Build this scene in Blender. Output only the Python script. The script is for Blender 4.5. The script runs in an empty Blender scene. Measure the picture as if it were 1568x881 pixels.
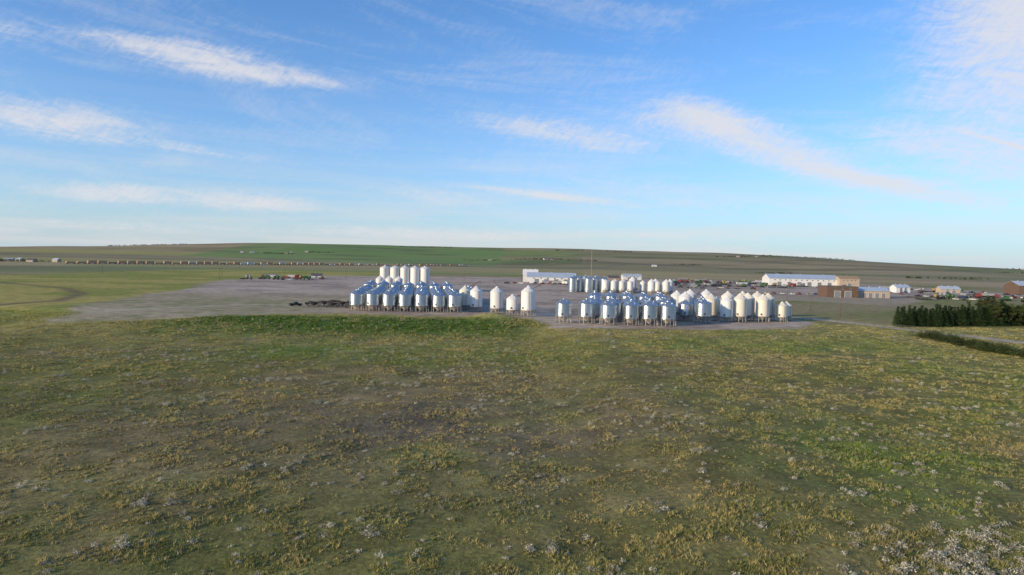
import bpy, math, random
import numpy as np
from mathutils import Vector, Matrix
random.seed(7); rng=np.random.default_rng(7)
scene=bpy.context.scene
scene.view_settings.view_transform='Standard'
scene.view_settings.look='None'
scene.view_settings.exposure=0
COL=scene.collection

# ------------------------------------------------------------ numpy helpers
def hash2(ix,iy,seed):
    n=(ix*374761393+iy*668265263+seed*974634777)&0x7fffffff
    n=((n^(n>>13))*1274126177)&0x7fffffff
    n=n^(n>>16)
    return (n&0xffff)/65535.0
def vnoise(x,y,seed=0):
    x0=np.floor(x).astype(np.int64); y0=np.floor(y).astype(np.int64)
    fx=x-x0; fy=y-y0
    fx=fx*fx*(3-2*fx); fy=fy*fy*(3-2*fy)
    a=hash2(x0,y0,seed); b=hash2(x0+1,y0,seed); c=hash2(x0,y0+1,seed); d=hash2(x0+1,y0+1,seed)
    return (a*(1-fx)+b*fx)*(1-fy)+(c*(1-fx)+d*fx)*fy
def fbm(x,y,scale,seed,octv=4):
    s=0;amp=1;tot=0;f=1.0/scale
    for o in range(octv):
        ca,sa=math.cos(o*1.3+seed),math.sin(o*1.3+seed)
        s=s+amp*vnoise((x*ca-y*sa)*f+17.3*o,(x*sa+y*ca)*f-9.1*o,seed+o*7); tot+=amp; amp*=0.5; f*=2.03
    return s/tot
def sm(a,b,t):
    t=np.clip((t-a)/(b-a),0,1); return t*t*(3-2*t)
def gauss(x,y,cx,cy,sx,sy): return np.exp(-((x-cx)/sx)**2-((y-cy)/sy)**2)
def polymask(x,y,poly,soft):
    inside=np.zeros(x.shape,bool); dist=np.full(x.shape,1e9)
    n=len(poly)
    for i in range(n):
        x1,y1=poly[i]; x2,y2=poly[(i+1)%n]
        cond=((y1>y)!=(y2>y))
        xi=(x2-x1)*(y-y1)/((y2-y1) if y2!=y1 else 1e-9)+x1
        inside^=(cond&(x<xi))
        dx,dy=x2-x1,y2-y1
        t=np.clip(((x-x1)*dx+(y-y1)*dy)/(dx*dx+dy*dy),0,1)
        dist=np.minimum(dist,np.hypot(x-x1-t*dx,y-y1-t*dy))
    sd=np.where(inside,dist,-dist)
    return sm(-soft,soft,sd)
def linemask(x,y,pts,w,soft):
    dist=np.full(x.shape,1e9)
    for (x1,y1),(x2,y2) in zip(pts[:-1],pts[1:]):
        dx,dy=x2-x1,y2-y1
        t=np.clip(((x-x1)*dx+(y-y1)*dy)/(dx*dx+dy*dy),0,1)
        dist=np.minimum(dist,np.hypot(x-x1-t*dx,y-y1-t*dy))
    return 1-sm(w/2-soft,w/2+soft,dist)

# ------------------------------------------------------------ terrain
HX=[-9000,-3835,-2857,-1879,-900,0,1056,2035,3013,3835,9000]
HZ=[20,20,66,118,130,122,118,100,54,0,-10]
def height(x,y):
    x=np.asarray(x,float); y=np.asarray(y,float)
    z=np.interp(x,HX,HZ)*sm(2300,5200,y)
    z=z+(fbm(x,y,1100,3,3)-0.5)*38*sm(1900,3800,y)
    t=sm(4,28,x); l=1-sm(-150,-118,x)
    y0=208*(1-t)+185*t; y0=y0*(1-l)+185*l
    y1=247*(1-t)+228*t; y1=y1*(1-l)+240*l
    drop=3.0*(1-t)+1.6*t
    near=1-sm(0,1,(y-y0)/(y1-y0))
    z=z-drop*near
    z=z+near*((fbm(x,y,34,5,3)-0.5)*1.8+(fbm(x,y,6,8,2)-0.5)*0.35)
    z=z+2.6*gauss(x,y,-7,249,9,4.5)+0.9*gauss(x,y,-52,252,34,4)
    z=z-1.8*gauss(x,y,-196,252,26,9)
    return z
PAD=[(-150,216),(-112,240),(-75,258),(-20,260),(6,258),(14,229),(40,225),(70,228),(104,240),(119,262),(122,300),(150,420),
     (185,440),(230,400),(290,470),(330,560),(520,600),(520,980),(180,1000),(-60,900),(-235,800),(-260,600),(-204,409),(-186,292)]
ROAD=[(118,296),(128,290),(140,263),(149,232),(163,213),(190,190),(240,160)]
TRAIL=[(-380,480),(-356,464),(-272,406),(-228,353),(-205,302),(-210,262),(-240,225)]
def lushmask(x,y):
    n=fbm(x,y,30,21,4)
    m=gauss(x,y,52,84,22,22)*0.9+gauss(x,y,-11,85,8,6)*0.8+gauss(x,y,84,112,18,16)*0.9+gauss(x,y,95,150,40,25)*0.4
    m=m+gauss(x,y,-90,215,60,20)*0.4+gauss(x,y,60,200,60,16)*0.5
    m=m+gauss(x,y,-30,180,50,24)*0.55+gauss(x,y,20,150,60,25)*0.15
    return np.clip(m+(n-0.58)*1.8,0,1)
def bankmask(x,y):
    """tall green growth on the slope of the yard bank"""
    j=(fbm(x,y,12,23,4)-0.5)*22
    return np.clip(sm(-150,-90,x+j)*(1-sm(-12,24,x+j))*sm(196,232,y+j*0.9)*(1-sm(243,250,y+j*0.2)),0,1)
def drymask(x,y):
    n=fbm(x,y,11,31,4)
    m=gauss(x,y,-67,209,13,3.5)*1.2+gauss(x,y,-19,186,7,3)+gauss(x,y,-26,138,6,4)+gauss(x,y,-60,45,14,9)*0.9+gauss(x,y,20,178,30,5)*0.4
    return np.clip(m*0.9+(n-0.58)*2.4,0,1)
def padmask(x,y):
    j=(fbm(x,y,14,41,3)-0.5)*9*(1+y/500)
    return polymask(x+j,y+j*0.6,PAD,3.0)
def mix3(a,b,t): return a*(1-t[:,None])+np.array(b)[None,:]*t[:,None]
def base_color(x,y):
    n1=fbm(x,y,45,11,4); n2=fbm(x,y,8,12,3); n3=fbm(x,y,2.4,13,2)
    c=np.tile(np.array([0.285,0.228,0.105]),(len(x),1))
    c=mix3(c,(0.232,0.225,0.068),sm(0.36,0.62,n1*0.55+n2*0.45))
    c=mix3(c,(0.225,0.180,0.115),np.clip(gauss(x,y,-8,102,42,30)*1.0,0,1)*sm(0.25,0.5,n2))
    c=mix3(c,(0.262,0.252,0.078),sm(150,200,y)*0.65)
    c=mix3(c,(0.150,0.232,0.036),lushmask(x,y)*0.8)
    c=mix3(c,(0.42,0.32,0.16),drymask(x,y)*0.65)
    c=c*(0.68+0.64*n3)[:,None]
    c=mix3(c,(0.080,0.145,0.022),bankmask(x,y)*0.95*sm(.12,.42,n2))
    lf=(1-sm(-160,-110,x+(n1-0.5)*40))*sm(150,240,y)
    lcol=mix3(np.tile(np.array([0.40,0.34,0.10]),(len(x),1)),(0.27,0.28,0.065),sm(0.4,0.6,n1))
    c=c*(1-lf[:,None])+lcol*lf[:,None]
    mid=sm(240,330,y)*(1-lf)
    mcol=mix3(np.tile(np.array([0.30,0.25,0.13]),(len(x),1)),(0.22,0.22,0.075),sm(0.35,0.65,fbm(x,y*2,120,51,3)))
    c=c*(1-mid[:,None])+mcol*mid[:,None]
    p=padmask(x,y)
    gn=fbm(x,y,26,61,4); gf=fbm(x,y,5,62,3)
    g=mix3(np.tile(np.array([0.48,0.385,0.295]),(len(x),1)),(0.35,0.275,0.215),sm(0.4,0.65,gn))
    g=g*(.82+.36*gf)[:,None]
    weeds=np.clip((1-sm(-95,-60,x+(gn-0.5)*50))*(1-sm(330,420,y)),0,1)
    g=mix3(g,(0.40,0.335,0.20),weeds*0.8)
    g=mix3(g,(0.25,0.25,0.11),weeds*sm(.46,.60,gf*.6+gn*.4)*.65)
    g=mix3(g,(0.56,0.48,0.36),gauss(x,y,-160,455,22,18)*0.9)
    g=mix3(g,(0.50,0.42,0.31),gauss(x,y,-165,255,26,12)*0.6)
    gr=sm(150,200,x)*(1-sm(480,560,y))
    g=mix3(g,(0.35,0.29,0.19),gr*0.8)
    tr=np.clip(linemask(x,y,[(-160,250),(-120,300),(-20,330),(60,330)],5,2.5)+linemask(x,y,[(10,250),(12,300),(0,420),(20,560),(0,700)],9,4)+linemask(x,y,[(-200,600),(-80,520),(120,560),(300,600)],9,4),0,1)
    g=mix3(g,(0.56,0.47,0.36),tr*0.5)
    c=c*(1-p[:,None])+g*p[:,None]
    c=mix3(c,(0.44,0.38,0.19),gauss(x,y,-50,254,38,4.0)*0.8)
    c=mix3(c,(0.36,0.32,0.15),gauss(x,y,-7,249,9,4)*0.8)
    c=mix3(c,(0.17,0.12,0.08),linemask(x,y,TRAIL,7,3)*0.75)
    c=mix3(c,(0.46,0.38,0.21),gauss(x,y,-200,244,24,4)*0.7)
    c=mix3(c,(0.46,0.39,0.29),linemask(x,y,ROAD,6.5,1.5)*0.9)
    far=sm(980,1100,y)+sm(420,520,-x)*sm(500,650,y)+sm(560,700,x)*sm(500,650,y); far=np.clip(far,0,1)
    xx=x*0.96-y*0.10; yy=y+x*0.08
    ci=np.floor(xx/820).astype(np.int64); cj=np.floor(yy/330).astype(np.int64)
    h=hash2(ci,cj,5); pal=np.array([[0.28,0.235,0.13],[0.22,0.23,0.10],[0.33,0.27,0.15],[0.25,0.23,0.11],[0.20,0.25,0.085],[0.38,0.30,0.17]])
    fc=pal[(h*5.999).astype(int)]
    fc=fc*(0.75+0.5*fbm(x,y*2.5,260,71,4))[:,None]
    tan=sm(1050,1250,y)*(1-sm(2300,2500,y))*(1-sm(300,900,x))
    fc=mix3(fc,(0.40,0.33,0.15),tan*0.65)
    # yellow-green bands beyond the railway on the left
    yb=(1-sm(-700,-400,x))*sm(.45,.55,vnoise(y/230+x/1900,x*0+.5,9))*sm(1500,1700,y)*(1-sm(3300,3800,y))
    fc=mix3(fc,(0.34,0.33,0.09),yb*0.6)
    gcrop=polymask(x,y,[(-1500,3000),(-520,2650),(-60,2700),(-60,4700),(-1700,4700)],25)
    fc=mix3(fc,(0.17,0.27,0.085),gcrop*0.75)
    gc2=polymask(x,y,[(-900,2480),(-300,2480),(-300,2620),(-900,2620)],20)
    fc=mix3(fc,(0.42,0.35,0.20),gc2*0.6)
    rr=sm(0,500,x)*sm(2300,2700,y)
    fc=mix3(fc,(0.265,0.23,0.135),rr*0.45)
    br=sm(0.56,0.72,fbm(x,y*3,420,81,4))*sm(2300,2800,y)
    fc=mix3(fc,(0.11,0.12,0.065),br*0.6)
    c=c*(1-far[:,None])+fc*far[:,None]
    return np.clip(c,0.01,0.9)

# ------------------------------------------------------------ material helpers
def newmat(name):
    m=bpy.data.materials.new(name); m.use_nodes=True
    nt=m.node_tree; b=nt.nodes['Principled BSDF']
    return m,nt,b
def mat(name,color,rough=0.6,metal=0.0,var=0.12,scale=3.0,bump=0.0,spec=0.4):
    m,nt,b=newmat(name)
    tc=nt.nodes.new('ShaderNodeTexCoord'); n=nt.nodes.new('ShaderNodeTexNoise')
    n.inputs['Scale'].default_value=scale; n.inputs['Detail'].default_value=5
    nt.links.new(tc.outputs['Object'],n.inputs['Vector'])
    mr=nt.nodes.new('ShaderNodeMapRange'); mr.inputs[1].default_value=0.3; mr.inputs[2].default_value=0.7
    mr.inputs[3].default_value=1-var; mr.inputs[4].default_value=1+var
    nt.links.new(n.outputs[0],mr.inputs[0])
    vm=nt.nodes.new('ShaderNodeVectorMath'); vm.operation='SCALE'; vm.inputs[0].default_value=color
    nt.links.new(mr.outputs[0],vm.inputs['Scale'])
    nt.links.new(vm.outputs[0],b.inputs['Base Color'])
    b.inputs['Roughness'].default_value=rough; b.inputs['Metallic'].default_value=metal
    b.inputs['Specular IOR Level'].default_value=spec
    if bump>0:
        bp=nt.nodes.new('ShaderNodeBump'); bp.inputs['Strength'].default_value=bump; bp.inputs['Distance'].default_value=0.05
        nt.links.new(n.outputs[0],bp.inputs['Height']); nt.links.new(bp.outputs[0],b.inputs['Normal'])
    return m
def binwall(name,color,rough,metal,ringscale,ringstr,streak):
    """corrugated rings along Z, bolted sheet tiers and weather streaks"""
    m,nt,b=newmat(name); N=nt.nodes; L=nt.links
    tc=N.new('ShaderNodeTexCoord'); sp=N.new('ShaderNodeSeparateXYZ'); L.new(tc.outputs['Object'],sp.inputs[0])
    s=N.new('ShaderNodeMath'); s.operation='MULTIPLY'; s.inputs[1].default_value=ringscale; L.new(sp.outputs[2],s.inputs[0])
    si=N.new('ShaderNodeMath'); si.operation='SINE'; L.new(s.outputs[0],si.inputs[0])
    bp=N.new('ShaderNodeBump'); bp.inputs['Strength'].default_value=ringstr; bp.inputs['Distance'].default_value=0.03
    L.new(si.outputs[0],bp.inputs['Height']); L.new(bp.outputs[0],b.inputs['Normal'])
    mp=N.new('ShaderNodeMapping'); mp.inputs['Scale'].default_value=(1.6,1.6,0.12); L.new(tc.outputs['Object'],mp.inputs[0])
    n=N.new('ShaderNodeTexNoise'); n.inputs['Scale'].default_value=1.5; n.inputs['Detail'].default_value=6; L.new(mp.outputs[0],n.inputs['Vector'])
    mr=N.new('ShaderNodeMapRange'); mr.inputs[1].default_value=0.3; mr.inputs[2].default_value=0.7; mr.inputs[3].default_value=1-streak; mr.inputs[4].default_value=1+streak*0.6
    L.new(n.outputs[0],mr.inputs[0])
    t=N.new('ShaderNodeMath'); t.operation='PINGPONG'; t.inputs[1].default_value=0.42; L.new(sp.outputs[2],t.inputs[0])
    lt=N.new('ShaderNodeMath'); lt.operation='LESS_THAN'; lt.inputs[1].default_value=0.03; L.new(t.outputs[0],lt.inputs[0])
    tm=N.new('ShaderNodeMath'); tm.operation='MULTIPLY_ADD'; tm.inputs[1].default_value=-0.22; tm.inputs[2].default_value=1.0; L.new(lt.outputs[0],tm.inputs[0])
    oi=N.new('ShaderNodeObjectInfo'); om=N.new('ShaderNodeMath'); om.operation='MULTIPLY_ADD'; om.inputs[1].default_value=0.20; om.inputs[2].default_value=0.86; L.new(oi.outputs['Random'],om.inputs[0])
    a=N.new('ShaderNodeMath'); a.operation='MULTIPLY'; L.new(mr.outputs[0],a.inputs[0]); L.new(tm.outputs[0],a.inputs[1])
    a2=N.new('ShaderNodeMath'); a2.operation='MULTIPLY'; L.new(a.outputs[0],a2.inputs[0]); L.new(om.outputs[0],a2.inputs[1])
    vm=N.new('ShaderNodeVectorMath'); vm.operation='SCALE'; vm.inputs[0].default_value=color; L.new(a2.outputs[0],vm.inputs['Scale'])
    L.new(vm.outputs[0],b.inputs['Base Color'])
    b.inputs['Roughness'].default_value=rough; b.inputs['Metallic'].default_value=metal
    return m
M_galv=binwall('galvanised_corrugated_steel',(0.50,0.55,0.59),0.30,0.92,58,0.22,0.16)
M_galvroof=mat('galvanised_roof_sheet',(0.47,0.54,0.61),0.36,0.82,0.16,1.5)
M_white=binwall('white_painted_steel',(0.74,0.73,0.71),0.42,0.0,20,0.03,0.06)
M_cream=binwall('cream_painted_steel',(0.76,0.72,0.62),0.42,0.0,20,0.03,0.07)
M_whiteroof=mat('white_roof_steel',(0.72,0.71,0.69),0.45,0,0.05,2)
M_hopper=mat('hopper_steel',(0.42,0.40,0.37),0.5,0.2,0.15,2)
M_dark=mat('dark_steel',(0.07,0.07,0.075),0.6,0.3,0.2,3)
M_rubber=mat('tyre_rubber',(0.03,0.03,0.03),0.85)
M_glass=mat('window_glass',(0.04,0.05,0.06),0.12,0.0,0.05,1,0,0.8)
M_wood=mat('weathered_pole_wood',(0.15,0.11,0.08),0.9,0,0.2,6)

# ------------------------------------------------------------ mesh builder
class MB:
    def __init__(s): s.v=[];s.f=[];s.m=[];s.sm=[]
    def loft(s,prof,seg,m,smooth=True,cx=0,cy=0,captop=False,capbot=False):
        b=len(s.v)
        for r,z in prof:
            for i in range(seg):
                a=2*math.pi*i/seg; s.v.append((cx+r*math.cos(a),cy+r*math.sin(a),z))
        for k in range(len(prof)-1):
            for i in range(seg):
                j=(i+1)%seg
                s.f.append((b+k*seg+i,b+k*seg+j,b+(k+1)*seg+j,b+(k+1)*seg+i)); s.m.append(m); s.sm.append(smooth)
        if captop:
            s.f.append(tuple(b+(len(prof)-1)*seg+i for i in range(seg))); s.m.append(m); s.sm.append(False)
        if capbot:
            s.f.append(tuple(b+i for i in reversed(range(seg)))); s.m.append(m); s.sm.append(False)
    def box(s,c,d,m,rot=0,taper=1.0,tx=0.0):
        b=len(s.v); ca,sa=math.cos(rot),math.sin(rot)
        for z,k,o in ((-1,1,0),(1,taper,tx)):
            for x,y in ((-1,-1),(1,-1),(1,1),(-1,1)):
                px=x*d[0]/2*k+o; py=y*d[1]/2*k
                s.v.append((c[0]+px*ca-py*sa,c[1]+px*sa+py*ca,c[2]+z*d[2]/2))
        for f in ((3,2,1,0),(4,5,6,7),(0,1,5,4),(1,2,6,5),(2,3,7,6),(3,0,4,7)):
            s.f.append(tuple(b+i for i in f)); s.m.append(m); s.sm.append(False)
    def tube(s,p0,p1,r0,r1,seg,m,cap=True):
        p0=Vector(p0);p1=Vector(p1); d=(p1-p0).normalized()
        u=d.orthogonal().normalized(); w=d.cross(u); b=len(s.v)
        for p,r in ((p0,r0),(p1,r1)):
            for i in range(seg):
                a=2*math.pi*i/seg; q=p+u*(r*math.cos(a))+w*(r*math.sin(a)); s.v.append(tuple(q))
        for i in range(seg):
            j=(i+1)%seg; s.f.append((b+i,b+j,b+seg+j,b+seg+i)); s.m.append(m); s.sm.append(seg>5)
        if cap:
            s.f.append(tuple(b+i for i in reversed(range(seg)))); s.m.append(m); s.sm.append(False)
            s.f.append(tuple(b+seg+i for i in range(seg))); s.m.append(m); s.sm.append(False)
    def prism(s,prof,y0,y1,m):
        """polygon in XZ extruded along Y"""
        b=len(s.v); n=len(prof)
        for y in (y0,y1):
            for x,z in prof: s.v.append((x,y,z))
        s.f.append(tuple(b+i for i in range(n))); s.f.append(tuple(b+n+i for i in reversed(range(n)))); s.m+= [m,m]; s.sm+=[False]*2
        for i in range(n):
            j=(i+1)%n; s.f.append((b+j,b+i,b+n+i,b+n+j)); s.m.append(m); s.sm.append(False)
    def mesh(s,name,mats):
        me=bpy.data.meshes.new(name); me.from_pydata(s.v,[],s.f)
        for mm in mats: me.materials.append(mm)
        me.polygons.foreach_set('material_index',s.m); me.polygons.foreach_set('use_smooth',s.sm)
        me.update(); return me
def put(name,me,loc,rz=0,sc=1.0,parent=None):
    o=bpy.data.objects.new(name,me); o.location=loc; o.rotation_euler=(0,0,rz)
    o.scale=(sc,sc,sc) if not isinstance(sc,tuple) else sc
    COL.objects.link(o)
    if parent: o.parent=parent
    return o
def hz(x,y): return float(height(np.array([x]),np.array([y]))[0])
def npmesh(name,V,mat_,colr=None):
    V=np.asarray(V,np.float32).reshape(-1,3); n=len(V)
    me=bpy.data.meshes.new(name); me.vertices.add(n); me.vertices.foreach_set('co',V.ravel())
    me.loops.add(n); me.loops.foreach_set('vertex_index',np.arange(n,dtype=np.int32))
    me.polygons.add(n//3); me.polygons.foreach_set('loop_start',np.arange(0,n,3,dtype=np.int32))
    me.update(calc_edges=True)
    if colr is not None:
        a=me.color_attributes.new('tint','FLOAT_COLOR','POINT')
        c=np.ones((n,4),np.float32); c[:,:3]=colr; a.data.foreach_set('color',c.ravel())
    me.materials.append(mat_); return me

# ------------------------------------------------------------ ground sheet
def grow(start,end,s0,g):
    out=[];x=start;s=s0
    while x<end: x+=s; s*=g; out.append(x)
    return out
pos=grow(250,9500,2.0,1.03)
xs=np.array(sorted([-p for p in pos])+list(np.arange(-250,250.1,1.7))+pos)
ys=np.array(sorted([30-p for p in grow(0,900,4,1.25)])+list(np.arange(30,420.1,1.7))+grow(420.1,10500,2.2,1.018))
X,Y=np.meshgrid(xs,ys); xf=X.ravel(); yf=Y.ravel()
zf=height(xf,yf); nx,ny=len(xs),len(ys)
me=bpy.data.meshes.new('ground')
me.vertices.add(nx*ny); me.vertices.foreach_set('co',np.stack([xf,yf,zf],1).astype(np.float32).ravel())
ii,jj=np.meshgrid(np.arange(nx-1),np.arange(ny-1)); a=(jj*nx+ii).ravel()
q=np.stack([a,a+1,a+1+nx,a+nx],1).astype(np.int32)
me.loops.add(q.size); me.loops.foreach_set('vertex_index',q.ravel())
me.polygons.add(len(q)); me.polygons.foreach_set('loop_start',np.arange(0,q.size,4,dtype=np.int32))
me.polygons.foreach_set('use_smooth',np.ones(len(q),bool))
me.update(calc_edges=True)
ca=me.color_attributes.new('tint','FLOAT_COLOR','POINT'); cc=np.ones((nx*ny,4),np.float32); cc[:,:3]=base_color(xf,yf)
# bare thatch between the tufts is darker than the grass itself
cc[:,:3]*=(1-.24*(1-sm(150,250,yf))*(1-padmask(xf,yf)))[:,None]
ca.data.foreach_set('color',cc.ravel())
m,nt,b=newmat('prairie_ground'); N=nt.nodes; L=nt.links
at=N.new('ShaderNodeAttribute'); at.attribute_name='tint'
geo=N.new('ShaderNodeNewGeometry')
n1=N.new('ShaderNodeTexNoise'); n1.inputs['Scale'].default_value=1.6; n1.inputs['Detail'].default_value=6; n1.inputs['Roughness'].default_value=0.7
n2=N.new('ShaderNodeTexNoise'); n2.inputs['Scale'].default_value=0.22; n2.inputs['Detail'].default_value=5
L.new(geo.outputs['Position'],n1.inputs['Vector']); L.new(geo.outputs['Position'],n2.inputs['Vector'])
r1=N.new('ShaderNodeMapRange'); r1.inputs[1].default_value=0.3; r1.inputs[2].default_value=0.7; r1.inputs[3].default_value=0.55; r1.inputs[4].default_value=1.45
r2=N.new('ShaderNodeMapRange'); r2.inputs[1].default_value=0.3; r2.inputs[2].default_value=0.7; r2.inputs[3].default_value=0.75; r2.inputs[4].default_value=1.25
L.new(n1.outputs[0],r1.inputs[0]); L.new(n2.outputs[0],r2.inputs[0])
mm=N.new('ShaderNodeMath'); mm.operation='MULTIPLY'; L.new(r1.outputs[0],mm.inputs[0]); L.new(r2.outputs[0],mm.inputs[1])
vm=N.new('ShaderNodeVectorMath'); vm.operation='SCALE'; L.new(at.outputs['Color'],vm.inputs[0]); L.new(mm.outputs[0],vm.inputs['Scale'])
L.new(vm.outputs[0],b.inputs['Base Color']); b.inputs['Roughness'].default_value=0.95; b.inputs['Specular IOR Level'].default_value=0.1
bp=N.new('ShaderNodeBump'); bp.inputs['Strength'].default_value=0.8; bp.inputs['Distance'].default_value=0.3; L.new(n1.outputs[0],bp.inputs['Height']); L.new(bp.outputs[0],b.inputs['Normal'])
me.materials.append(m); put('ground',me,(0,0,0))

# ------------------------------------------------------------ foliage material
def foliage(name,trans=0.25):
    m,nt,b=newmat(name); N=nt.nodes; L=nt.links
    at=N.new('ShaderNodeAttribute'); at.attribute_name='tint'
    L.new(at.outputs['Color'],b.inputs['Base Color']); b.inputs['Roughness'].default_value=0.8; b.inputs['Specular IOR Level'].default_value=0.15
    tr=N.new('ShaderNodeBsdfTranslucent'); L.new(at.outputs['Color'],tr.inputs[0])
    mx=N.new('ShaderNodeMixShader'); mx.inputs[0].default_value=trans
    L.new(b.outputs[0],mx.inputs[1]); L.new(tr.outputs[0],mx.inputs[2]); L.new(mx.outputs[0],N['Material Output'].inputs[0])
    return m
M_grass=foliage('grass_blades',0.3); M_sage=foliage('sagebrush_leaves',0.2); M_leaf=foliage('tree_leaves',0.25)

# ------------------------------------------------------------ grass tufts (one object)
NT=350000
d=36+(rng.random(NT)**1.1)*222; x=(rng.random(NT)*2-1)*(0.84*d+9); y=d
keep=(padmask(x,y)<0.35)&(linemask(x,y,ROAD,7,1)<0.4)
cl=fbm(x,y,1.5,91,2)*0.55+fbm(x,y,4.5,92,3)*0.45
keep&=(rng.random(NT)<sm(0.42,0.60,cl)*0.93+0.07)
x=x[keep];y=y[keep];d=d[keep];cl=cl[keep]; n=len(x)
z=height(x,y)-0.02
c=base_color(x,y); lush=lushmask(x,y); dry=drymask(x,y); bank=bankmask(x,y)
patch=fbm(x,y,2.0,95,3)*.6+fbm(x,y,22,96,2)*.4
yel=rng.random(n)<(0.06*(1-lush)+0.50*sm(.50,.63,patch)*(1-.6*lush)+0.25*dry)*(1-bank*.9)
tc_=c*(0.8+0.65*rng.random(n))[:,None]
tc_[yel]=np.array([0.46,0.38,0.155])*(0.62+0.58*rng.random(yel.sum()))[:,None]
grn=(~yel)&(rng.random(n)<0.14); tc_[grn]=np.array([0.15,0.20,0.06])*(0.6+0.6*rng.random(grn.sum()))[:,None]
gry=(~yel)&(rng.random(n)<0.12); tc_[gry]=np.array([0.37,0.36,0.26])*(0.6+0.5*rng.random(gry.sum()))[:,None]
B=6
hh=(0.09+0.36*rng.random(n)*sm(0.40,0.7,cl)+0.10*lush+0.5*bank)*(0.85+0.4*yel)
ww=0.020+0.00032*d
ang=rng.random((n,B))*2*np.pi; rad=rng.random((n,B))*0.20*(0.6+d[:,None]/160)
bx=x[:,None]+rad*np.cos(ang); by=y[:,None]+rad*np.sin(ang)
a2=rng.random((n,B))*2*np.pi; h2=hh[:,None]*(0.55+0.6*rng.random((n,B))); lean=h2*(0.2+0.6*rng.random((n,B)))
w2=ww[:,None]*(0.7+0.7*rng.random((n,B))); a3=rng.random((n,B))*2*np.pi
V=np.zeros((n,B,3,3),np.float32)
V[:,:,0,0]=bx-w2*np.cos(a3); V[:,:,0,1]=by-w2*np.sin(a3); V[:,:,1,0]=bx+w2*np.cos(a3); V[:,:,1,1]=by+w2*np.sin(a3)
V[:,:,2,0]=bx+lean*np.cos(a2); V[:,:,2,1]=by+lean*np.sin(a2)
V[:,:,0,2]=z[:,None]; V[:,:,1,2]=z[:,None]; V[:,:,2,2]=z[:,None]+h2
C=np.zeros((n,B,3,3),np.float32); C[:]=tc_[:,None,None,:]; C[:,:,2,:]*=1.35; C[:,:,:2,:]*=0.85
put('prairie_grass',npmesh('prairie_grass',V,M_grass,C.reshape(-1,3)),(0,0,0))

# ------------------------------------------------------------ sagebrush (one object)
bp_=[]
def cluster(cx,cy,sx,sy,k,r0,r1):
    for _ in range(k):
        bp_.append((random.gauss(cx,sx),random.gauss(cy,sy),random.uniform(r0,r1)))
cluster(36,52,5.0,2.0,85,0.25,0.6); cluster(41,57,3.5,2.0,50,0.25,0.55); cluster(24,60,1.2,1,7,0.2,0.4)
cluster(-37,66,0.7,0.6,9,0.2,0.45); cluster(-49,136,3,1.2,16,0.3,0.65); cluster(-44,136,1,.8,6,0.3,0.6); cluster(-8,150,7,10,30,0.25,0.5)
cluster(23,103,7,5,40,0.25,0.5); cluster(12,112,8,6,28,0.2,0.5); cluster(-82,165,14,10,80,0.25,0.6)
cluster(-6,115,4,4,16,0.25,0.5); cluster(40,150,20,14,60,0.25,0.5); cluster(-15,195,20,8,40,0.25,0.5); cluster(70,120,14,10,30,0.2,0.5)
cluster(-22,170,12,6,30,0.25,0.5)
for _ in range(170):
    dd=random.uniform(50,230); cluster(random.uniform(-.84,.84)*dd,dd,random.uniform(.4,2.5),random.uniform(.4,2),random.randint(2,7),.2,.52)
for _ in range(600):
    dd=random.uniform(48,235); bp_.append((random.uniform(-.84,.84)*dd,dd,random.uniform(0.14,0.42)))
bp_=np.array(bp_); K=90
bp_=bp_[padmask(bp_[:,0],bp_[:,1])<0.3]; n=len(bp_)
dirs=rng.normal(size=(n,K,3)); dirs/=np.linalg.norm(dirs,axis=2,keepdims=True); dirs[:,:,2]=np.abs(dirs[:,:,2])
rr=(0.35+0.75*rng.random((n,K)))*bp_[:,2][:,None]
ctr=np.stack([bp_[:,0],bp_[:,1],height(bp_[:,0],bp_[:,1])],1)[:,None,:]+dirs*rr[:,:,None]*np.array([1.2,1.2,1.0])
off=rng.normal(size=(n,K,3,3))*(0.09*bp_[:,2]+0.02)[:,None,None,None]
V=ctr[:,:,None,:]+off
sc=np.array([0.54,0.51,0.40])*(0.55+0.6*rng.random((n,1,1)))*(0.6+0.6*rng.random((n,K,1)))
C=np.broadcast_to(sc[:,:,None,:],(n,K,3,3)).reshape(-1,3)
put('sagebrush',npmesh('sagebrush',V,M_sage,C),(0,0,0))

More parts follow.
